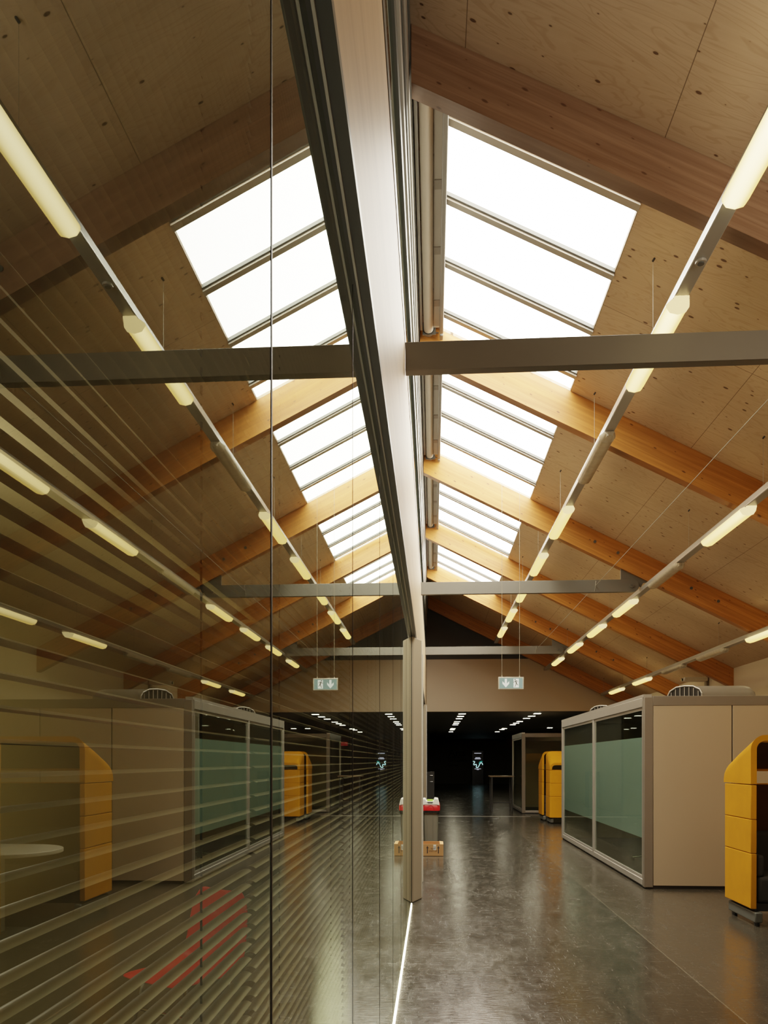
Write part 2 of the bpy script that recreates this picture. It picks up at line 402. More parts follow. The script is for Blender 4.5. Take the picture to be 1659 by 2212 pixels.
BARS = [[5.46, 6.24, 7.04, 7.84], [8.50, 9.31, 10.10, 10.90], [12.28, 13.05, 13.83, 14.6], [15.42, 16.15, 16.88, 17.6]]
for k, (y0, y1) in enumerate(BAYS):
    r = empty('window_%d' % (k + 1), ((SKX0 + SKX1) / 2, y0, roof(.7)), 'bright white glazed skylight, ' + ('first from the camera', 'second from the camera', 'third from the camera', 'fourth and smallest, farthest away')[k], 'skylight', kind='structure')
    cuts = [y0] + BARS[k] + [y1]
    def onroof(x, y, up): return (x, y, roof(x) + up)
    for a, b in zip(cuts[:-1], cuts[1:]):
        MB().quad(onroof(SKX0, a, .03), onroof(SKX1, a, .03), onroof(SKX1, b, .03), onroof(SKX0, b, .03)).build('pane', 'sky', r)
    for y in BARS[k]:
        mb = MB()
        for (w0, w1, d, mi) in ((-.034, .030, -.022, 0), (-.056, -.034, -.004, 1), (.030, .046, .0, 1), (.046, .052, .012, 0), (.052, .066, .004, 1)):
            p = [onroof(SKX0, y + w0, d), onroof(SKX1, y + w0, d), onroof(SKX1, y + w1, d), onroof(SKX0, y + w1, d)]
            q = [onroof(SKX0, y + w0, .028), onroof(SKX1, y + w0, .028), onroof(SKX1, y + w1, .028), onroof(SKX0, y + w1, .028)]
            mb.add(p + q, [(0, 1, 2, 3), (7, 6, 5, 4), (0, 4, 5, 1), (1, 5, 6, 2), (2, 6, 7, 3), (3, 7, 4, 0)], mi)
        mb.build('glazing_bar', ['bar', 'darkgrey'], r)

# wall over the glass: soffit, pale fascia, clerestory and ridge boarding
XF = -.177
zf0, zf1 = E + 1.33, E + 2.64
mb = MB(); mb.box(-.30, XF, Z0, ZB, zf0 + .03, zf1)
o = mb.build('wall_left', 'fascia'); tag(o, 'tall pale timber fascia above the glass partition', 'wall', kind='structure')
mb = MB(); mb.box(-.212, XF, Z0, ZB, zf0, zf0 + .03); mb.box(-.235, -.212, Z0, ZB, zf0 - .008, zf0 + .03)
o = mb.build('trim_3', 'darkgrey'); tag(o, 'dark grey head rail along the top of the glass', 'trim', kind='structure')
mb = MB(); mb.box(-.212, -.206, Z0, ZB, zf0 - .012, zf0)
o = mb.build('trim_4', 'alu'); tag(o, 'thin bright bead along the head of the glass', 'trim', kind='structure')
mb = MB(); mb.box(-.26, XF + .004, Z0, ZB, zf1, zf1 + .10)
o = mb.build('trim_5', 'darkgrey'); tag(o, 'dark sill rail above the fascia', 'trim', kind='structure')
o = MB().quad((-.2, Z0, zf1 + .1), (-.2, ZB, zf1 + .1), (-.2, ZB, E + 3.62), (-.2, Z0, E + 3.62)).build('window_5', 'glassup', recalc=False)
tag(o, 'dark reflecting clerestory glass high above the fascia', 'window', kind='structure')
mb = MB()
for i, (x, h0, h1) in enumerate(((-.185, 3.62, 3.80), (-.170, 3.80, 3.98), (-.160, 3.98, 4.16), (-.150, 4.16, 4.40), (-.14, 4.40, 4.62))):
    mb.box(-.26, x, Z0, ZB, E + h0, E + h1, i % 2)
o = mb.build('trim_6', ['darkgrey', 'alu']); tag(o, 'stepped grey window head along the ridge', 'trim', kind='structure')
o = MB().box(-.34, -.30, Z0, ZB, E + 1.3, E + 4.9).build('wall_ridge', 'gable'); tag(o, 'dark board behind the clerestory', 'wall', kind='structure')

# the office behind the glass
o = MB().box(XG - 4.0, XG - 3.9, Z0, ZB, 0, 3).build('wall_office', 'roomback'); tag(o, 'olive wall of the dim office behind the glass', 'wall', kind='structure')
o = MB().box(XG - 3.9, -.30, Z0, ZB, 2.95, 3.05).build('ceiling_office', 'roomback'); tag(o, 'low ceiling of the dim office', 'ceiling', kind='structure')
o = MB().box(XG - 3.9, -.30, ZB - .1, ZB, 0, 2.95).build('wall_office_end', 'roomback'); tag(o, 'end wall of the dim office', 'wall', kind='structure')
o = MB().box(XG - 3.9, -.32, Z0, ZB - .1, 0, .008).build('floor_office', 'carpet'); tag(o, 'olive carpet behind the glass', 'floor', kind='structure')

# glass panes with black joints and the slatted blinds behind them
JO = [-1.13, -.03, 1.06, 2.15, 3.25, 4.34, 5.43, 6.52, 7.61, 8.19]
for k in range(len(JO) - 1):
    a, b = JO[k], JO[k + 1]
    r = empty('window_%d' % (6 + k), (XG, a, 0), 'mirroring partition glass pane, number %d along from beside the camera' % (k + 1), 'glass pane', kind='structure')
    MB().quad((XG, a + .003, .012), (XG, b - .003, .012), (XG, b - .003, zf0 - .008), (XG, a + .003, zf0 - .008)).build('pane', 'glass', r, recalc=False)
    MB().box(XG - .002, XG + .0008, b - (.0035 if k < 2 else .002), b + (.0035 if k < 2 else .002), .0, zf0 - .008).build('joint', 'silicone', r)
o = MB().quad((XG, 8.6, .012), (XG, 21.9, .012), (XG, 21.9, zf0), (XG, 8.6, zf0)).build('window_15', 'glass', recalc=False)
tag(o, 'long far run of partition glass beyond the door leaf', 'window', kind='structure')
names = ['beside the camera, first pane', 'second pane along', 'third pane along', 'fourth pane along', 'fifth pane along', 'sixth pane along', 'seventh pane along', 'eighth pane along']
proto = None
def blind(a, b):
    w, pitch = .0165, .0200
    mb = MB(); n = int((zf0 - .08) / pitch)
    for i in range(n):
        z = .03 + i * pitch; x0, x1 = XG - .041, XG - .041 + w
        mb.grid([[(x0 + w * u, a, z + .003 * (1 - (2 * u - 1) ** 2)), (x0 + w * u, b, z + .003 * (1 - (2 * u - 1) ** 2))] for u in (0, .25, .5, .75, 1)])
    return mb
for k in range(1, len(JO) - 1):
    a, b = JO[k], JO[k + 1]
    r = empty('venetian_blind', (XG - .03, (a + b) / 2, 0), 'pale open slatted blind inside the glass, ' + names[k - 1], 'blind', 'slatted blinds behind the glass partition')
    if proto is None or abs((b - a) - 1.09) > .02:
        s_ = blind(a + .012, b - .012).build('slats', 'slat', r, smooth=True, recalc=False)
        if proto is None: proto = s_; plen = (a + b) / 2
    else:
        s_ = proto.copy(); COL.objects.link(s_); s_.parent = r
    for q in (.2, .8):
        y = a + (b - a) * q
        MB().box(XG - .0335, XG - .0315, y - .0012, y + .0012, .02, zf0 - .03).build('ladder_cord', 'dark', r)
    MB().box(XG - .046, XG - .019, a + .012, b - .012, zf0 - .045, zf0 - .012).build('head_rail', 'alu2', r)

# glowing strip added in place of the light streak along the glass foot
o = MB().box(XG + .0015, XG + .0055, .4, 8.12, .0005, .014).build('floor_streak_strip', 'streakglow')
tag(o, 'thin glowing strip added as a line of light along the foot of the glass partition', 'light')

# door leaves / posts of the partition
def leaf(n, y, top, dx, lab):
    r = empty('door_%d' % n, (XG, y, 0), lab, 'door', kind='structure')
    mb = MB(); mb.prism([(XG + .004, y), (XG + dx, y + .27), (XG + dx, y + .33), (XG + .004, y + .30)], 'z', .006, top)
    mb.build('leaf', 'door', r, bevel=.004)
    MB().prism([(XG - .004, y - .004), (XG + .016, y + .032), (XG + .004, y + .05), (XG - .004, y + .05)], 'z', .005, top).build('edge_seal', 'dark', r)
    MB().box(XG + dx - .012, XG + dx + .004, y + .33, y + .36, .006, top).build('edge_strip', 'binwhite', r)  # sunlit brightness put into the strip's white colour
leaf(1, 8.20, E + 1.31, .100, 'tall beige door leaf standing open at the end of the near glass')
leaf(2, 9.30, E + 1.31, .098, 'second pale door leaf just behind the open one')
leaf(3, 17.9, E + 1.31, .075, 'far pale door leaf close to the end wall')

# ------------------------------------------------------------------ timber rafters
RL = ['nearest timber rafter, broad and shaded, with the closest steel tie under it', 'second timber rafter, crossing behind the nearest steel tie beam', 'third timber rafter, carrying the middle steel tie beam',
      'fourth timber rafter, between the third and fourth skylights', 'fifth timber rafter, carrying the far steel tie beam', 'last timber rafter, close to the gable wall']
for k, y in enumerate(RN):
    r = empty('timber_beam', (XF, y, roof(XF) - RD), RL[k], 'rafter', 'orange glulam rafters', 'thing')
    x0, x1 = -.135, XW - .002
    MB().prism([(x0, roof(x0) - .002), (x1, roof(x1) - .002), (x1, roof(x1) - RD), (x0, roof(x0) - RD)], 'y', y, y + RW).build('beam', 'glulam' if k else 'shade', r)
    if k in (0, 2, 4):
        for bx in (2.35, 2.68, 3.35, 3.72, 4.1):
            zc = roof(bx) - .17
            MB().cyl((bx, y - .008, zc), (bx, y + .002, zc), .022, 12).build('bolt', 'darkgrey', r)

# steel tie beams
TL = ['big grey steel tie beam crossing nearest overhead', 'grey steel tie beam with rounded end, middle of the three', 'farthest grey steel tie beam, in front of the gable wall']
for k, y in enumerate((RN[0], RN[2], RN[4])):
    r = empty('tie_beam', (XF, y + .03, E + 2.455), TL[k], 'tie beam', 'grey steel tie beams', 'thing')
    z0, z1 = E + 2.455, E + 2.635; xe = 2.90; zc = (z0 + z1) / 2; rr = (z1 - z0) / 2
    pts = [(XF + .004, z0), (xe, z0)] + [(xe + rr * math.sin(t), zc - rr * math.cos(t)) for t in [PI * i / 10 for i in range(1, 10)]] + [(xe, z1), (XF + .004, z1)]
    MB().prism(pts, 'y', y + .022, y + .092).build('bar', 'steel', r, bevel=.003)
    MB().box(XF + .004, xe, y + .016, y + .022, z0, z0 + .014).build('bottom_lip', 'steel', r)
    MB().prism([(2.73, z1 - .01), (3.02, z1 - .11), (3.05, z1 - .05), (3.12, roof(3.12) - RD + .001), (2.73, roof(2.73) - RD + .001)], 'y', y + .045, y + .070).build('bracket', 'steel', r)
    MB().cyl((xe - .02, y + .008, zc), (xe - .02, y + .1, zc), .034, 16).build('pin', 'steel', r)
    MB().cyl((xe - .02, y + .004, zc), (xe - .02, y + .1, zc), .016, 12).build('pin_head', 'darkgrey', r)
    mb = MB(); mb.tube([(2.36 + .012 * math.cos(t), y + .057 + .047 * math.sin(t) * 1.1, zc + .1 * math.cos(t)) for t in [2 * PI * i / 16 for i in range(17)]], .003, 6)
    mb.build('cable_tie', 'wire', r)
r = empty('support_wire', (2.36, RN[0], E + 2.55), 'thin straight wire strung lengthwise between the steel tie beams', 'wire')
MB().cyl((2.36, Z0, E + 2.548), (2.36, RN[4] + .03, E + 2.548), .0035, 6).build('strand', 'wire', r)

# ------------------------------------------------------------------ light tracks and lamps
TR = [(1.63, 3.08, 20.3, 'inner light track, the one nearest the ridge'), (3.05, 2.48, 21.3, 'middle light track hanging over the walkway edge'), (4.58, 1.80, 21.4, 'outer light track over the meeting pod')]
LAMPS = [[3.1, 5.2, 7.3, 9.4, 11.5, 13.6, 15.7, 17.8], [3.4, 5.55, 7.65, 9.8, 11.95, 14.1, 16.3, 18.6], [6.2, 8.25, 10.35, 12.45, 14.5, 16.75, 19.1]]
UNLIT = {(0, 2), (1, 3), (2, 3), (2, 4)}
ORD = ['first', 'second', 'third', 'fourth', 'fifth', 'sixth', 'seventh', 'eighth']
def make_lamp(lit):
    r = empty('strip_light', (0, 0, 0), world=False)
    n = 12; ln = 1.22
    def prof(k):     # half-round lens hanging under the track
        return [(-.072, 0), (-.070, -.018), (-.048, -.050), (0, -.062), (.048, -.050), (.070, -.018), (.072, 0)]
    rows = []
    for y, s in ((.10, 1), (.11, 1), (ln - .02, 1), (ln, .96)): rows.append([(x * s, y, z * s) for x, z in prof(0)])
    mb = MB(); mb.grid(rows); mb.add(rows[-1], [tuple(range(len(rows[-1])))])
    mb.build('lens', 'lens' if lit else 'unlit', r, smooth=True)
    # tapering end with two lamp holders
    mb = MB(); mb.grid([[(x * .62, 0, z * .55) for x, z in prof(0)], [(x * 1.08, .10, z * 1.10) for x, z in prof(0)]])
    mb.add([(x * .62, 0, z * .55) for x, z in prof(0)], [tuple(range(7))])
    mb.build('lens_end', 'lensend' if lit else 'unlit', r, smooth=True)
    for x in (-.020, .020): MB().box(x - .007, x + .007, -.010, .05, -.044, -.005).build('lamp_holder', 'lensend' if lit else 'unlit', r)
    MB().box(-.055, .055, .02, ln - .02, -.006, 0).build('tray', 'track', r)
    return r
protos = {}
for t, (x, h, yend, tl) in enumerate(TR):
    z = E + h
    r = empty('light_track', (x, Z0, z), 'long grey suspended ' + tl, 'light track', 'suspended light tracks')
    MB().box(x - .045, x + .045, Z0, yend, z - .035, z + .035).build('rail', 'track', r, bevel=.006)
    MB().box(x - .047, x - .0452, Z0, yend, z - .028, z - .018).build('slot', 'alu', r)
    y = 5.88 if t == 0 else (7.4 if t == 1 else 6.5)
    for q in range(-1, 8):
        yy = y + q * 2.1
        if yy > yend or yy < 3: continue
        if any(n - .03 < yy < n + RW + .03 for n in RN): yy += .2
        mb = MB(); mb.cyl((x, yy, z + .035), (x, yy, roof(x) - .002), .0017, 6); mb.cyl((x, yy, z + .035), (x, yy, z + .06), .005, 6)
        mb.build('hanging_wire', 'wire', r)
        mb = MB(); mb.cyl((x - .005, yy, roof(x) - .02), (x + .012, yy - .02, roof(x) + .004), .008, 6); mb.build('hook', 'dark', r)
    for i, y in enumerate(LAMPS[t]):
        lit = (t, i) not in UNLIT
        lab = ('lit' if lit else 'unlit') + ' strip lamp, ' + ORD[i] + ' from the camera end of the ' + ('inner', 'middle', 'outer')[t] + ' track'
        if lit not in protos: protos[lit] = o = make_lamp(lit)
        else: o = copy_tree(protos[lit])
        o.location = (x, y, z - .0362); tag(o, lab, 'strip light', 'strip lamps on the three tracks')
r = empty('track_sensor', (1.63, 4.85, E + 3.04), 'small round sensor under the inner light track', 'sensor')
MB().cyl((1.63, 4.85, E + 3.045), (1.63, 4.85, E + 3.03), .034, 20).build('ring', 'alu', r)
MB().cyl((1.63, 4.85, E + 3.03), (1.63, 4.85, E + 3.024), .02, 16).build('sensor_eye', 'darkgrey', r)

# ------------------------------------------------------------------ roller blinds along the ridge
for k, (y0, y1) in enumerate(BAYS):
    r = empty('roller_blind', (0, y0, roof(0) - .25), 'rolled-up grey blind box along the ridge beside the ' + ORD[k] + ' skylight', 'roller blind', 'ridge roller blinds')
    zc = roof(-.05) - .12; ye = y1 - .12
    mb = MB(); mb.cyl((-.045, y0 + .02, zc), (-.045, ye, zc), .050, 20); mb.build('tube', 'tube', r, smooth=True)
    mb = MB(); mb.box(.008, .075, y0 + .01, ye - .02, roof(.04) - .075, roof(.04) - .060); mb.build('back_panel', 'bar', r)
    for q in range(4):
        yy = y0 + .2 + q * .78
        if yy < ye - .1: MB().box(.012, .07, yy, yy + .10, roof(.04) - .080, roof(.04) - .0755).build('joint_plate', 'alu2', r)
    mb = MB(); mb.box(.068, .108, y0 + .01, ye - .04, roof(.09) - .13, roof(.09) - .012); mb.build('edge_rail', 'steel', r, bevel=.008)
    mb = MB(); mb.box(.070, .106, ye + .01, ye + .10, roof(.09) - .12, roof(.09) - .012); mb.build('rail_end', 'steel', r, bevel=.006)
    mb = MB(); mb.box(-.105, .03, ye + .0, ye + .012, zc - .06, zc + .07); mb.cyl((-.045, ye, zc), (-.045, ye + .05, zc), .058, 16); mb.box(-.02, .06, ye + .03, ye + .036, zc - .03, zc - .022); mb.box(-.02, .06, ye + .055, ye + .061, zc - .02, zc - .012)
    mb.build('end_bracket', 'darkgrey', r)
    mb = MB(); mb.box(-.132, -.108, y0 + .01, y1 - .01, roof(-.1) - .10, roof(-.1) - .05); mb.build('wall_rail', 'binwhite', r)

# ------------------------------------------------------------------ meeting pods (glass fronted rooms in the room)
def pod_room(x0, x1, y0, y1, top, lab, front_glass):
    r = empty('meeting_pod', (x0, y0, 0), lab, 'meeting pod', 'glass meeting pods')
    fr = .075
    # frame
    MB().box(x0, x0 + .10, y0, y0 + .09, .02, top).build('corner_post', 'alu2', r, bevel=.004)
    MB().box(x0, x0 + .07, y1 - .08, y1, .02, top).build('corner_post', 'alu', r, bevel=.004)
    MB().box(x0 - .004, x0 + .07, y0 + .09, y1 - .08, top - .11, top).build('head_rail', 'alu', r, bevel=.004)
    MB().box(x0 - .004, x0 + .09, y0 + .02, y1 - .02, top, top + .035).build('roof_edge', 'alu', r)
    MB().box(x0 + .10, x1, y0, y0 + .06, top - .10, top + .012).build('front_rail', 'alu2', r, bevel=.004)
    MB().box(x0, x0 + .06, y0 + .09, y1 - .08, .03, .10).build('sill_rail', 'alu', r, bevel=.004)
    MB().box(x0 + .02, x1 - .02, y0 + .02, y1 - .02, .001, .035).build('plinth', 'dark', r)
    MB().box(x0 + .04, x1, y0 + .04, y1, top - .03, top).build('roof', 'alu2', r)
    MB().box(x1 - .05, x1, y0 + .06, y1, .035, top - .03).build('rear_wall', 'panel', r)
    MB().box(x0 + .07, x1 - .05, y1 - .05, y1, .035, top - .03).build('end_wall', 'roomback', r)
    n = 2 if (y1 - y0) > 4 else 1
    seg = (y1 - y0 - .17) / n
    for i in range(n):
        a, b = y0 + .09 + i * seg, y0 + .09 + (i + 1) * seg
        if i: MB().box(x0 - .002, x0 + .06, a - .03, a + .03, .10, top - .11).build('mullion', 'alu', r, bevel=.003)
        f = MB()
        for (u0, u1, w0, w1) in ((a + .03, b - .03, .10, .135), (a + .03, b - .03, top - .145, top - .11), (a + .03, a + .065, .135, top - .145), (b - .065, b - .03, .135, top - .145)):
            f.box(x0 + .012, x0 + .042, u0, u1, w0, w1)
        fo = f.build('sash', 'alu', r)
        MB().quad((x0 + .022, a + .065, .135), (x0 + .022, b - .065, .135), (x0 + .022, b - .065, top - .145), (x0 + .022, a + .065, top - .145)).build('pane', 'glasspod', fo, recalc=False)
        if n == 2:
            MB().quad((x0 + .027, a + .065, .58), (x0 + .027, b - .065, .58), (x0 + .027, b - .065, 1.78), (x0 + .027, a + .065, 1.78)).build('frosted_band', 'frost', fo, recalc=False)
    if front_glass:
        MB().box(x0 + .10, x1, y0, y0 + .06, .03, .09).build('sill_rail', 'alu', r, bevel=.004)
        MB().quad((x0 + .10, y0 + .03, .09), (x1, y0 + .03, .09), (x1, y0 + .03, top - .10), (x0 + .10, y0 + .03, top - .10)).build('pane', 'glasspod', r, recalc=False)
    else:
        x = x0 + .105; w = .905
        while x < x1 - .05:
            e = min(x + w, x1)
            MB().box(x, e - .014, y0 + .004, y0 + .04, .04, top - .10).build('wall_panel', 'panel', r, bevel=.003)
            x = e
        MB().box(x0 + .10, x1, y0 + .02, y0 + .05, .035, top - .1).build('backing', 'dark', r)
    return r
pod_room(2.47, 5.35, 9.27, 15.14, 2.245, 'large beige meeting pod with a two-bay frosted glass front', False)
pod_room(2.52, 5.3, 22.25, 25.0, 2.27, 'smaller glass-ended meeting pod in the dark opening', True)

# vent unit lying on the pod roof, and a second one behind
def vent(x0, x1, y, lab):
    r = empty('roof_vent_unit', ((x0 + x1) / 2, y, 2.28), lab, 'ventilation unit', 'vent units on the pod roof')
    rr = .17; sec = [(-rr, 0), (-rr, .05), (-rr * .88, .10), (-rr * .5, .145), (0, .155), (rr * .5, .145), (rr * .88, .10), (rr, .05), (rr, 0)]
    rows = []
    for (x, s) in ((x0, 1), (x1 - .12, 1), (x1 - .05, .9), (x1, .6)): rows.append([(x + (.13 - p * .9 if x == x0 else 0), y + p * (1 if s > .8 else .85), 2.281 + q * s) for p, q in sec])
    mb = MB(); mb.grid(rows); mb.add(rows[-1], [tuple(range(9))]); mb.build('casing', 'plastic', r, smooth=True)
    fr = MB(); fr.tube([(x0 + .125 - p * .9, y + p, 2.282 + q) for p, q in sec], .010, 8); fo = fr.build('grille_rim', 'alu', r)
    mb = MB(); mb.add([(x0 + .135 - p * .9, y + p, 2.281 + q) for p, q in sec], [tuple(range(9))]); mb.build('grille_back', 'grille', r)
    mb = MB()
    for i in range(7):
        p = -rr * .8 + i * rr * 1.6 / 6; zt = 2.281 + .15 * math.sqrt(max(0, 1 - (p / rr) ** 2)) * .95
        mb.cyl((x0 + .124 - p * .9, y + p, 2.284), (x0 + .124 - p * .9, y + p, zt), .006, 6)
    mb.build('grille_bars', 'alu', fo)
vent(3.02, 3.95, 9.95, 'grey rounded vent unit with black grille on the near end of the pod roof')
vent(2.72, 3.60, 13.4, 'grey vent unit farther along the pod roof, mostly hidden')

# small device on the side wall above the pod
r = empty('wall_camera', (XW, 16.16, 3.0), 'small white camera on a bracket high on the side wall', 'camera')
MB().box(XW - .05, XW - .001, 16.1, 16.22, 2.98, 3.2).build('wall_plate', 'alu2', r)
MB().box(XW - .50, XW - .04, 16.04, 16.28, 3.11, 3.19).build('body', 'whitedev', r, bevel=.015)
MB().cyl((XW - .50, 16.16, 3.15), (XW - .53, 16.16, 3.15), .028, 14).build('lens', 'black', r)
r = empty('wall_notice', (XW - .01, 16.4, 2.9), 'small pale notice on the wall below the camera', 'notice')
MB().box(XW - .012, XW - .001, 16.3, 16.75, 2.88, 3.02).build('sheet', 'paper', r)
MB().box(XW - .014, XW - .012, 16.4, 16.65, 2.94, 2.965).build('print', 'ink', r)

# swivel chair inside the pod, seen through the clear glass
def swivel(x, y, lab):
    r = empty('swivel_chair', (x, y, 0), lab, 'chair', 'swivel chairs inside the pod')
    mb = MB()
    for i in range(5):
        a = 2 * PI * i / 5 + .3
        mb.tube([(x, y, .14), (x + .15 * math.cos(a), y + .15 * math.sin(a), .115), (x + .29 * math.cos(a), y + .29 * math.sin(a), .09)], .014, 8)
    mb.build('star_base', 'chrome', r)
    for i in range(5):
        a = 2 * PI * i / 5 + .3
        MB().cyl((x + .29 * math.cos(a) - .015, y + .29 * math.sin(a), .065), (x + .29 * math.cos(a) + .015, y + .29 * math.sin(a), .065), .03, 12).build('castor', 'dark', r)
    MB().cyl((x, y, .12), (x, y, .44), .025, 12).build('gas_column', 'chrome', r)
    MB().box(x - .23, x + .23, y - .23, y + .23, .44, .50).build('seat', 'greyfab', r, bevel=.03, seg=3)
    MB().box(x + .20, x + .25, y - .21, y + .21, .58, 1.0).build('backrest', 'greyfab', r, bevel=.02, seg=3)
    MB().box(x + .21, x + .235, y - .03, y + .03, .46, .62).build('back_stem', 'dark', r)
swivel(3.25, 10.3, 'grey swivel chair behind the nearer clear glass of the pod')
swivel(3.2, 11.5, 'grey swivel chair deeper inside the pod')
r = empty('meeting_table', (4.0, 11.2, 0), 'white meeting table inside the large pod', 'table')
MB().box(3.6, 4.5, 10.0, 13.2, .70, .735).build('tabletop', 'tabletop', r, bevel=.006)
for a in (10.3, 12.9): MB().box(4.0, 4.1, a - .25, a + .25, .037, .70).build('leg', 'tabletop', r)

# ------------------------------------------------------------------ mustard hooded seating
def arc_u(W, z0, ztop, rad, off, n=7):
    """inverted U (x,z) from bottom left over the top to bottom right, shrunk inwards by off"""
    a = W / 2 - off; zt_ = ztop - off; rr = max(.012, rad - off)
    pts = [(-a, z0), (-a, zt_ - rr)]
    for i in range(1, n): t = PI / 2 * i / n; pts.append((-a + rr - rr * math.cos(t), zt_ - rr + rr * math.sin(t)))
    pts += [(-a + rr, zt_), (a - rr, zt_)]
    for i in range(1, n): t = PI / 2 * i / n; pts.append((a - rr + rr * math.sin(t), zt_ - rr + rr * math.cos(t)))
    pts += [(a, zt_ - rr), (a, z0)]
    return pts
def make_booth():
    """open front looks towards -y; origin on the floor at the middle of the front"""
    W, D, TH = 1.45, .66, .052
    r = empty('hooded_sofa', (0, 0, 0), world=False)
    zs = 1.285
    # lower shell: two sides and back, in plan a U with rounded rear corners
    def planU(off, n=6):
        a = W / 2 - off; d = D - off; rr = .04 - off * .45
        p = [(-a, 0), (-a, d - rr)]
        for i in range(1, n): t = PI / 2 * i / n; p.append((-a + rr - rr * math.cos(t), d - rr + rr * math.sin(t)))
        p += [(-a + rr, d), (a - rr, d)]
        for i in range(1, n): t = PI / 2 * i / n; p.append((a - rr + rr * math.sin(t), d - rr + rr * math.cos(t)))
        return p + [(a, d - rr), (a, 0)]
    zr = [.15, .44, .455, .82, .828, 1.02, 1.028, zs - .006]
    cuts = [(.155, .655), (.659, .965), (.969, zs - .006)]
    po, pi_ = planU(0), planU(TH)
    for z0, z1 in cuts:
        mb = MB()
        ring = po + pi_[::-1]
        mb.prism(ring, 'z', z0, z1)
        mb.build('shell_panel', 'yellow', r, bevel=.006)
    pl = planU(TH + .001); pl2 = planU(TH + .008)
    mb = MB(); mb.prism([(x, max(.03, y)) for x, y in (pl + pl2[::-1])], 'z', .20, zs - .02); mb.build('lining', 'brown', r)
    # hood: the U arch lowered towards the back
    prof = [(0, 1.735), (.12, 1.692), (.25, 1.645), (.38, 1.598), (.50, 1.548), (.57, 1.522), (.62, 1.500), (.65, 1.475), (D, 1.45)]
    mb = MB(); outer = []; inner = []
    for y, zt_ in prof:
        rad = .13
        outer.append([(x, y, z) for x, z in arc_u(W, zs + .004, zt_, min(rad, zt_ - zs - .02), 0)])
        inner.append([(x, y, z) for x, z in arc_u(W, zs + .004, zt_, min(rad, zt_ - zs - .02), TH)])
    mb.grid(outer); mb.grid(inner)
    n = len(outer[0])
    for rows in (0, -1):
        for i in range(n - 1): mb.quad(outer[rows][i], outer[rows][i + 1], inner[rows][i + 1], inner[rows][i])
    for i in range(len(prof) - 1):
        for c in (0, n - 1): mb.quad(outer[i][c], outer[i + 1][c], inner[i + 1][c], inner[i][c])
    mb.build('hood', 'yellow', r, smooth=True)
    inn = [[(x * .997, y, z - .003) for x, y, z in row] for row in inner[:-1]]
    inn = [[(x, max(y, .012), z) for x, y, z in row] for row in inn]
    mb = MB(); mb.grid(inn); mb.build('hood_lining', 'brown', r, smooth=True)
    # cushions
    MB().box(-W / 2 + .07, W / 2 - .07, .02, D - .16, .20, .445).build('seat', 'greyfab', r, bevel=.035, seg=3)
    MB().box(-W / 2 + .07, W / 2 - .07, D - .20, D - .07, .40, .82).build('backrest', 'greyfab', r, bevel=.04, seg=3)
    for s in (-1, 1): MB().box(s * (W / 2 - .10) - .035, s * (W / 2 - .10) + .035, .03, D - .15, .44, .64).build('armrest', 'greyfab', r, bevel=.025, seg=3)
    MB().box(-W / 2 + .06, W / 2 - .06, .03, D - .06, .13, .20).build('seat_base', 'dark', r)
    for s in (-1, 1):
        x = s * (W / 2 - .06)
        f = MB().box(x - .035, x + .035, -.03, D - .05, .035, .128).build('foot_bar', 'foot', r, bevel=.01)
        for y in (.02, D - .12): MB().cyl((x, y, .0005), (x, y, .036), .025, 12).build('glide', 'dark', f)
    return r
bo = make_booth(); BX = 2.88 + .725
bo.location = (BX, 7.25, 0); tag(bo, 'mustard hooded sofa with open front, beside the beige pod', 'hooded sofa', 'mustard hooded seating')
for (x, y, rz, lab) in ((BX, 5.80, PI, 'mustard hooded sofa facing away, at the edge of the reflection'),
                        (2.76 + .725, 19.25, PI, 'far mustard hooded sofa turned back to the camera, window in its hood'),
                        (2.71 + .725, 19.55, 0, 'farthest mustard hooded sofa, narrow sliver behind another')):
    c = copy_tree(bo); c.location = (x, y, 0); c.rotation_euler = (0, 0, rz); tag(c, lab, 'hooded sofa', 'mustard hooded seating')
# small table between the near hooded seating pair (seen mirrored in the glass)
r = empty('booth_table', (3.42, 6.52, 0), 'white round-ended table between the two near mustard sofa units', 'table')
pts = [(3.20 - .42 * math.sin(t), 6.52 + .42 * math.cos(t)) for t in [PI * i / 20 for i in range(21)]] + [(4.1, 6.10), (4.1, 6.94)]
MB().prism(pts, 'z', .70, .735).build('tabletop', 'tabletop', r, bevel=.006)
MB().box(3.30, 3.46, 6.44, 6.60, .012, .70).build('leg', 'tabletop', r, bevel=.006)
MB().box(3.15, 3.95, 6.30, 6.74, .001, .014).build('base_plate', 'foot', r)

# ------------------------------------------------------------------ exit sign
sx, sy, sz = 1.124, 11.30, E + 1.12
r = empty('exit_sign', (sx, sy, sz), 'pale green emergency exit sign hanging on two wires', 'exit sign')
w, h = .182, .088
MB().box(sx - w, sx + w, sy, sy + .025, sz - h, sz + h).build('frame', 'signfr', r, bevel=.003)
MB().box(sx - w + .016, sx + w - .016, sy - .003, sy, sz - h + .014, sz + h - .014).build('panel', 'signface', r)
def flat(pts, name, mat, y=sy - .0045):
    MB().add([(sx + a, y, sz + b) for a, b in pts], [tuple(range(len(pts)))]).build(name, mat, r)
flat([(-.090, .062), (-.058, .062), (-.058, -.005), (-.026, .028), (-.026, -.008), (-.074, -.062), (-.122, -.008), (-.122, .028), (-.090, -.005)], 'arrow', 'signpic')
flat([(.036, .062), (.112, .062), (.112, -.064), (.036, -.064)], 'doorway', 'signpic')
mb = MB(); yy = sy - .007
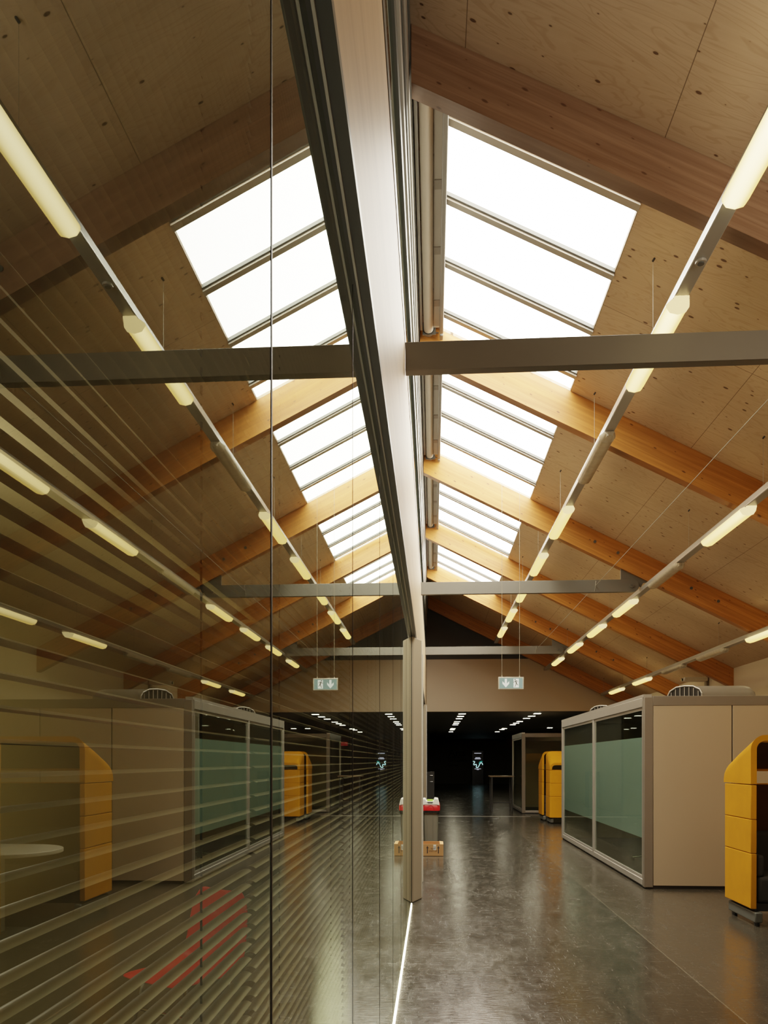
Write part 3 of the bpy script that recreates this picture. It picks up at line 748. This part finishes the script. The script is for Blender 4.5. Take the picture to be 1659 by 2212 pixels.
def limb(a, b, wd):
    d = Vector((b[0] - a[0], 0, b[1] - a[1])).normalized(); n_ = Vector((-d.z, 0, d.x)) * wd / 2
    A = Vector((sx + a[0], yy, sz + a[1])); B = Vector((sx + b[0], yy, sz + b[1]))
    mb.add([A + n_, B + n_, B - n_, A - n_], [(0, 1, 2, 3)])
mb.add([(sx + .058 + .010 * math.cos(2 * PI * i / 12), yy, sz + .049 + .010 * math.sin(2 * PI * i / 12)) for i in range(12)], [tuple(range(12))])
for a, b, wd in (((.064, .034), (.078, -.004), .018), ((.066, .030), (.042, .014), .008), ((.042, .014), (.030, .012), .007), ((.068, .034), (.090, .030), .008), ((.090, .030), (.098, .016), .007),
                 ((.076, -.002), (.064, -.034), .010), ((.064, -.034), (.056, -.056), .008), ((.078, -.004), (.090, -.026), .010), ((.090, -.026), (.104, -.028), .008)): limb(a, b, wd)
mb.build('running_figure', 'foot', r)
for x in (-.128, .124):
    MB().cyl((sx + x, sy + .012, sz + h), (sx + x, sy + .012, roof(sx + x) - .003), .0022, 6).build('wire', 'wire', r)
    MB().cyl((sx + x, sy + .012, sz + h - .008), (sx + x, sy + .012, sz + h + .022), .007, 8).build('clip', 'signfr', r)

# ------------------------------------------------------------------ cardboard box and recycling bin
bx0, bx1, by0, by1, bh = -.175, .165, 12.25, 12.70, .19
r = empty('cardboard_box', (0, 12.25, 0), 'open brown cardboard box with black arrows, on the floor before the bin', 'box')
mb = MB(); tk = .006
mb.box(bx0, bx1, by0, by0 + tk, .001, bh); mb.box(bx0, bx1, by1 - tk, by1, .001, bh); mb.box(bx0, bx0 + tk, by0 + tk, by1 - tk, .001, bh); mb.box(bx1 - tk, bx1, by0 + tk, by1 - tk, .001, bh); mb.box(bx0, bx1, by0, by1, .001, .006)
mb.build('carton', 'card', r)
mb = MB(); mb.box(bx0 + tk, bx1 - tk, by1 - tk - .003, by1 - tk - .0005, .01, bh - .003); mb.box(bx1 - tk - .003, bx1 - tk - .0005, by0 + tk, by1 - tk - .004, .01, bh - .003); mb.build('inside_face', 'cardin', r)
mb = MB(); mb.add([(bx1 - .002, by0 + .01, bh), (bx1 - .002, by1 - .05, bh), (bx1 - .06, by1 - .06, bh + .012), (bx1 - .05, by0 + .03, bh - .012)], [(0, 1, 2, 3)]); mb.build('flap', 'card', r)
def pf(pts, name, mat, par):
    MB().add([(a, by0 - .0015, b) for a, b in pts], [tuple(range(len(pts)))]).build(name, mat, par)
for cx in (-.085, .088):
    pf([(cx - .008, .045), (cx + .008, .045), (cx + .008, .125), (cx + .020, .125), (cx, .165), (cx - .020, .125), (cx - .008, .125)], 'arrow', 'ink', r)
text('lettering', 'THIS', .034, (-.002, by0 - .002, .105), 'ink', r)
text('lettering', 'WAY UP', .034, (.002, by0 - .002, .070), 'ink', r)
pf([(.008, .098), (.052, .098), (.052, .182), (.008, .182)], 'paper_label', 'paper', r)
mb = MB()
for i in range(7): a = .012 + i * .0055; mb.add([(a, by0 - .003, .11), (a + .002 + .001 * (i % 2), by0 - .003, .11), (a + .002 + .001 * (i % 2), by0 - .003, .16), (a, by0 - .003, .16)], [(0, 1, 2, 3)])
mb.build('bar_code', 'ink', r)

r = empty('recycling_bin', (-.03, 13.1, 0), 'grey recycling bin with red and white lid behind the cardboard box', 'bin')
cx, cy = -.035, 13.15
def rr_loop(hx, hy, z, rad=.04, n=4):
    pts = []
    for (sx_, sy_, a0) in ((1, 1, 0), (-1, 1, PI / 2), (-1, -1, PI), (1, -1, 3 * PI / 2)):
        for i in range(n + 1):
            t = a0 + PI / 2 * i / n; pts.append((cx + sx_ * (hx - rad) + rad * math.cos(t), cy + sy_ * (hy - rad) + rad * math.sin(t), z))
    return pts
mb = MB(); rows = [rr_loop(.105, .20, .001), rr_loop(.110, .205, .10), rr_loop(.128, .235, .60), rr_loop(.135, .245, .66)]
mb.grid(rows, closed=True); mb.add(rows[0], [tuple(range(len(rows[0])))]); mb.build('body', 'binbody', r, smooth=True)
for x in (-.060, .040): MB().prism([(cy - .207, .05), (cy - .238, .58), (cy - .244, .58), (cy - .213, .05)], 'x', cx + x, cx + x + .012).build('rib', 'binbody', r)
mb = MB(); rows = [rr_loop(.138, .248, .615), rr_loop(.146, .256, .64), rr_loop(.148, .257, .69)]; mb.grid(rows, closed=True); mb.build('liner', 'binbag', r)
mb = MB(); rows = [rr_loop(.150, .26, .675, .05), rr_loop(.152, .262, .70, .05), rr_loop(.150, .258, .775, .05), rr_loop(.140, .235, .80, .05)]
mb.grid(rows, closed=True); mb.add(rows[-1], [tuple(range(len(rows[-1])))]); mb.build('lid', 'binred', r, smooth=True)
mb = MB(); mb.tube([(cx + .055 * math.cos(t), cy - .262, .69 + .07 * math.sin(t)) for t in [PI * i / 12 for i in range(13)]], .004, 6); mb.build('lid_emboss', 'binred', r)
prof = [(-.146, .762), (-.135, .865), (-.095, .872), (-.066, .828), (.042, .828), (.065, .878), (.122, .870), (.147, .762), (.10, .772), (-.10, .772)]
mb = MB(); mb.prism([(cx + a, b) for a, b in prof], 'y', cy - .268, cy + .20); mb.build('lid_top', 'binwhite', r, bevel=.008)
mb = MB(); mb.box(cx - .060, cx + .038, cy - .250, cy + .15, .834, .844); mb.build('slot_edge', 'green', r, bevel=.003)
mb = MB(); mb.prism([(cx - .065, .818), (cx - .045, .798), (cx + .025, .798), (cx + .045, .818)], 'y', cy - .271, cy - .2685); mb.build('hand_slot', 'dark', r)

# ------------------------------------------------------------------ red chair in the office behind the glass
r = empty('red_chair', (-1.20, 3.75, 0), 'red plastic chair behind the glass blind, low in the picture', 'chair')
ca, sa = math.cos(-.5), math.sin(-.5)
def rot(x, y, z): return (-1.20 + x * ca - y * sa, 3.75 + x * sa + y * ca, z)
rows = []
for (y, z, wd) in ((-.21, .445, .20), (-.17, .455, .215), (0, .44, .225), (.15, .445, .22), (.20, .48, .215), (.225, .56, .21), (.245, .68, .205), (.26, .78, .185), (.265, .83, .13)):
    rows.append([rot(wd * u, y - .03 * abs(u) ** 2, z + .02 * abs(u) ** 2.2) for u in (-1, -.8, -.5, 0, .5, .8, 1)])
mb = MB(); mb.grid(rows); o = mb.build('shell', 'red', r, smooth=True)
md = o.modifiers.new('Solidify', 'SOLIDIFY'); md.thickness = .010
md = o.modifiers.new('Subsurf', 'SUBSURF'); md.levels = 1; md.render_levels = 1
for sx_ in (-1, 1):
    for y0, y1 in ((-.15, -.22), (.12, .20)):
        MB().tube([rot(sx_ * .15, y0, .435), rot(sx_ * .21, y1, .010)], .012, 8).build('leg', 'chrome', r)
mb = MB(); mb.tube([rot(-.17, -.16, .30), rot(.17, -.16, .30)], .008, 8); mb.build('stretcher', 'chrome', r)

# ------------------------------------------------------------------ far corridor
LZ = [23.0, 24.3, 25.6, 27.6, 28.8, 30.0, 33.5, 34.7, 37.2]
def clamp():
    r = empty('ceiling_light', (0, 0, 0), world=False)
    MB().box(-.11, .11, -.10, .10, -.004, .014).build('housing', 'dark', r)
    MB().box(-.10, .10, -.09, .09, -.007, -.004).build('diffuser', 'corr', r)
    return r
cl = None
for row, x in (('left', .86), ('right', 3.05)):
    for i, y in enumerate(LZ):
        o = cl = clamp() if cl is None else copy_tree(cl)
        o.location = (x, y, E + 1.386)
        tag(o, 'small bright corridor ceiling light, %s along the %s row' % (('first', 'second', 'third', 'fourth', 'fifth', 'sixth', 'seventh', 'eighth', 'last')[i], row), 'ceiling light', 'corridor ceiling lights')
for i, x in enumerate((4.9, 5.5)):
    o = copy_tree(cl); o.location = (x, 33, E + 1.386); tag(o, ('left', 'right')[i] + ' light of the tiny pair over the far pod', 'ceiling light', 'corridor ceiling lights')
# screen kiosk
kx, ky = 2.88, 50.2
r = empty('screen_kiosk', (kx, ky, 0), 'tall black screen stand with a glowing squiggle at the corridor end', 'kiosk')
MB().box(kx - .36, kx + .36, ky, ky + .12, .001, 2.15).build('case', 'black', r, bevel=.01)
MB().box(kx - .34, kx + .34, ky - .004, ky, .95, 2.10).build('screen', 'black', r)
mb = MB()
P = [(-.30, 1.46), (-.20, 1.44), (-.26, 1.30), (-.24, 1.24), (-.12, 1.27), (-.08, 1.22), (-.10, 1.10), (-.04, 1.06), (.04, 1.12), (.10, 1.24), (.17, 1.36), (.22, 1.38), (.28, 1.33), (.31, 1.22)]
Q = []
for i in range(len(P) - 1):
    for t in (0, .25, .5, .75):
        p0, p1, p2, p3 = P[max(i - 1, 0)], P[i], P[i + 1], P[min(i + 2, len(P) - 1)]
        Q.append(tuple(.5 * (2 * p1[k] + (p2[k] - p0[k]) * t + (2 * p0[k] - 5 * p1[k] + 4 * p2[k] - p3[k]) * t * t + (3 * p1[k] - p0[k] - 3 * p2[k] + p3[k]) * t ** 3) for k in (0, 1)))
mb.tube([(kx + a, ky - .02, b) for a, b in Q], .022, 6); mb.build('squiggle', 'cyan', r)
mb = MB(); mb.tube([(kx + .08, ky - .018, 1.30), (kx + .14, ky - .018, 1.42), (kx + .22, ky - .018, 1.46), (kx + .29, ky - .018, 1.44)], .035, 6); mb.build('squiggle_shadow', 'teal', r)
for z, a, hh in ((1.985, .22, .016), (1.70, .15, .016), (1.63, .19, .02), (.985, .20, .012), (.935, .07, .012)): MB().box(kx - a, kx + a, ky - .008, ky - .004, z - hh, z + hh).build('text_line', 'scrtext', r)
# raised lettering on the end wall
r = empty('wall_lettering', (.5, 51.39, 1.6), 'dark raised lettering reading Arts on the far corridor wall', 'sign')
text('lettering', 'Arts', .62, (1.05, 51.385, 1.82), 'logo', r, ext=.01, align='LEFT')
MB().box(.95, 2.1, 51.375, 51.395, 1.70, 1.73).build('rule', 'logo', r)
text('lettering', 'University', .30, (1.0, 51.385, 1.42), 'logo', r, ext=.01, align='LEFT')
text('lettering', 'Union', .30, (1.0, 51.385, 1.14), 'logo', r, ext=.01, align='LEFT')
# high table
r = empty('high_table', (2.0, 24.0, 0), 'tall thin-legged table standing in the dark beside the far pod', 'table')
MB().box(1.70, 2.42, 23.3, 24.1, 1.02, 1.05).build('tabletop', 'wood', r)
for x in (1.76, 2.36):
    for y in (23.36, 24.04): MB().box(x - .02, x + .02, y - .02, y + .02, .001, 1.02).build('leg', 'dark', r)
MB().box(1.76, 2.36, 23.68, 23.72, .22, .25).build('stretcher', 'dark', r)
r = empty('dark_cabinet', (0, 25, 0), 'dark cupboard with bright handles just inside the opening, beside the far door leaf', 'cabinet')
MB().box(-.27, .05, 25.0, 25.6, .001, 1.15).build('carcass', 'dark', r, bevel=.005)
for z in (1.02, .82): MB().tube([(-.10, 24.99, z), (-.09, 24.95, z + .012), (-.01, 24.95, z + .012), (.0, 24.99, z)], .010, 8).build('handle', 'chrome', r)
# red door signs in the dark
o = MB().box(5.2, 5.9, 51.33, 51.39, 2.5, 2.75).build('red_sign', 'redsign'); tag(o, 'dim red sign high at the corridor end, right of the kiosk', 'sign')

# ------------------------------------------------------------------ light
def area(name, loc, rot, sx_, sy_, e, col):
    l = bpy.data.lights.new(name, 'AREA'); l.shape = 'RECTANGLE'; l.size = sx_; l.size_y = sy_; l.energy = e; l.color = col
    o = bpy.data.objects.new(name, l); COL.objects.link(o); o.location = loc; o.rotation_euler = rot; return o
area('office_fill_light', (-1.6, 3.5, 2.6), (0, math.radians(62), 0), .5, 9, 26, (1, .84, .44))  # unseen lamp added to brighten the wall behind the blinds
area('hall_fill_light', (2.6, -2.6, 3.6), (math.radians(100), 0, .12), 3.5, 1.6, 8, (1, .86, .70))
area('ceiling_fill_light', (3.2, 2.2, 3.9), (math.radians(165), 0, 0), 3.0, 1.2, 72, (1, .86, .70))  # unseen upward lamp added to brighten the near plywood
l = bpy.data.lights.new('chair_fill_light', 'POINT'); l.energy = 16; l.color = (1, .9, .75); l.shadow_soft_size = .1  # unseen point lamp added to lift the red chair
so = bpy.data.objects.new('chair_fill_light', l); COL.objects.link(so); so.location = (-2.3, 3.2, 2.5)
l = bpy.data.lights.new('slat_spot', 'SPOT'); l.energy = 2400; l.color = (1, .98, .88); l.spot_size = math.radians(17); l.spot_blend = .9; l.shadow_soft_size = .05  # spotlight added in the hall to brighten the lower blind slats
so = bpy.data.objects.new('slat_spot', l); COL.objects.link(so); so.location = (2.3, 1.7, 3.1)
so.rotation_euler = (Vector((-.25, 1.92, .50)) - so.location).to_track_quat('-Z', 'Y').to_euler()
for (px_, py_, pz_, tx_, ty_, en_, sz_) in ((1.0, 13.0, 4.9, .12, 12.4, 900, 13), (.75, 6.4, 4.7, .12, 6.0, 650, 15), (.8, 9.9, 4.8, .10, 9.6, 420, 10)):
    l = bpy.data.lights.new('floor_patch_spot', 'SPOT'); l.energy = en_; l.color = (1, .92, .74); l.spot_size = math.radians(sz_); l.spot_blend = .6; l.shadow_soft_size = .08  # spots added below the skylights to make soft sun patches on the floor
    so = bpy.data.objects.new('floor_patch_spot', l); COL.objects.link(so); so.location = (px_, py_, pz_)
    so.rotation_euler = (Vector((tx_, ty_, 0)) - so.location).to_track_quat('-Z', 'Y').to_euler()
w = bpy.data.worlds.new('World'); S.world = w; w.use_nodes = True
w.node_tree.nodes['Background'].inputs[0].default_value = (.8, .9, 1, 1); w.node_tree.nodes['Background'].inputs[1].default_value = .05

# ------------------------------------------------------------------ camera
cam = bpy.data.cameras.new('camera'); co = bpy.data.objects.new('camera', cam); COL.objects.link(co)
co.location = (0, 0, E); co.rotation_euler = (PI / 2, 0, math.atan(105.5 / 1680))
cam.sensor_fit = 'AUTO'; cam.sensor_width = 36; cam.lens = 1680 / 2212 * 36
cam.shift_y = 537.5 / 2212; cam.clip_start = .05; cam.clip_end = 200
S.camera = co
S.view_settings.view_transform = 'Filmic'; S.view_settings.look = 'Medium Contrast'; S.view_settings.exposure = .92
c = S.cycles
c.use_denoising = True; c.max_bounces = 9; c.diffuse_bounces = 4; c.glossy_bounces = 5; c.transmission_bounces = 4; c.transparent_max_bounces = 10
c.sample_clamp_indirect = 6; c.caustics_reflective = False; c.caustics_refractive = False
for o in list(bpy.data.objects):
    if '_w' in o: del o['_w']
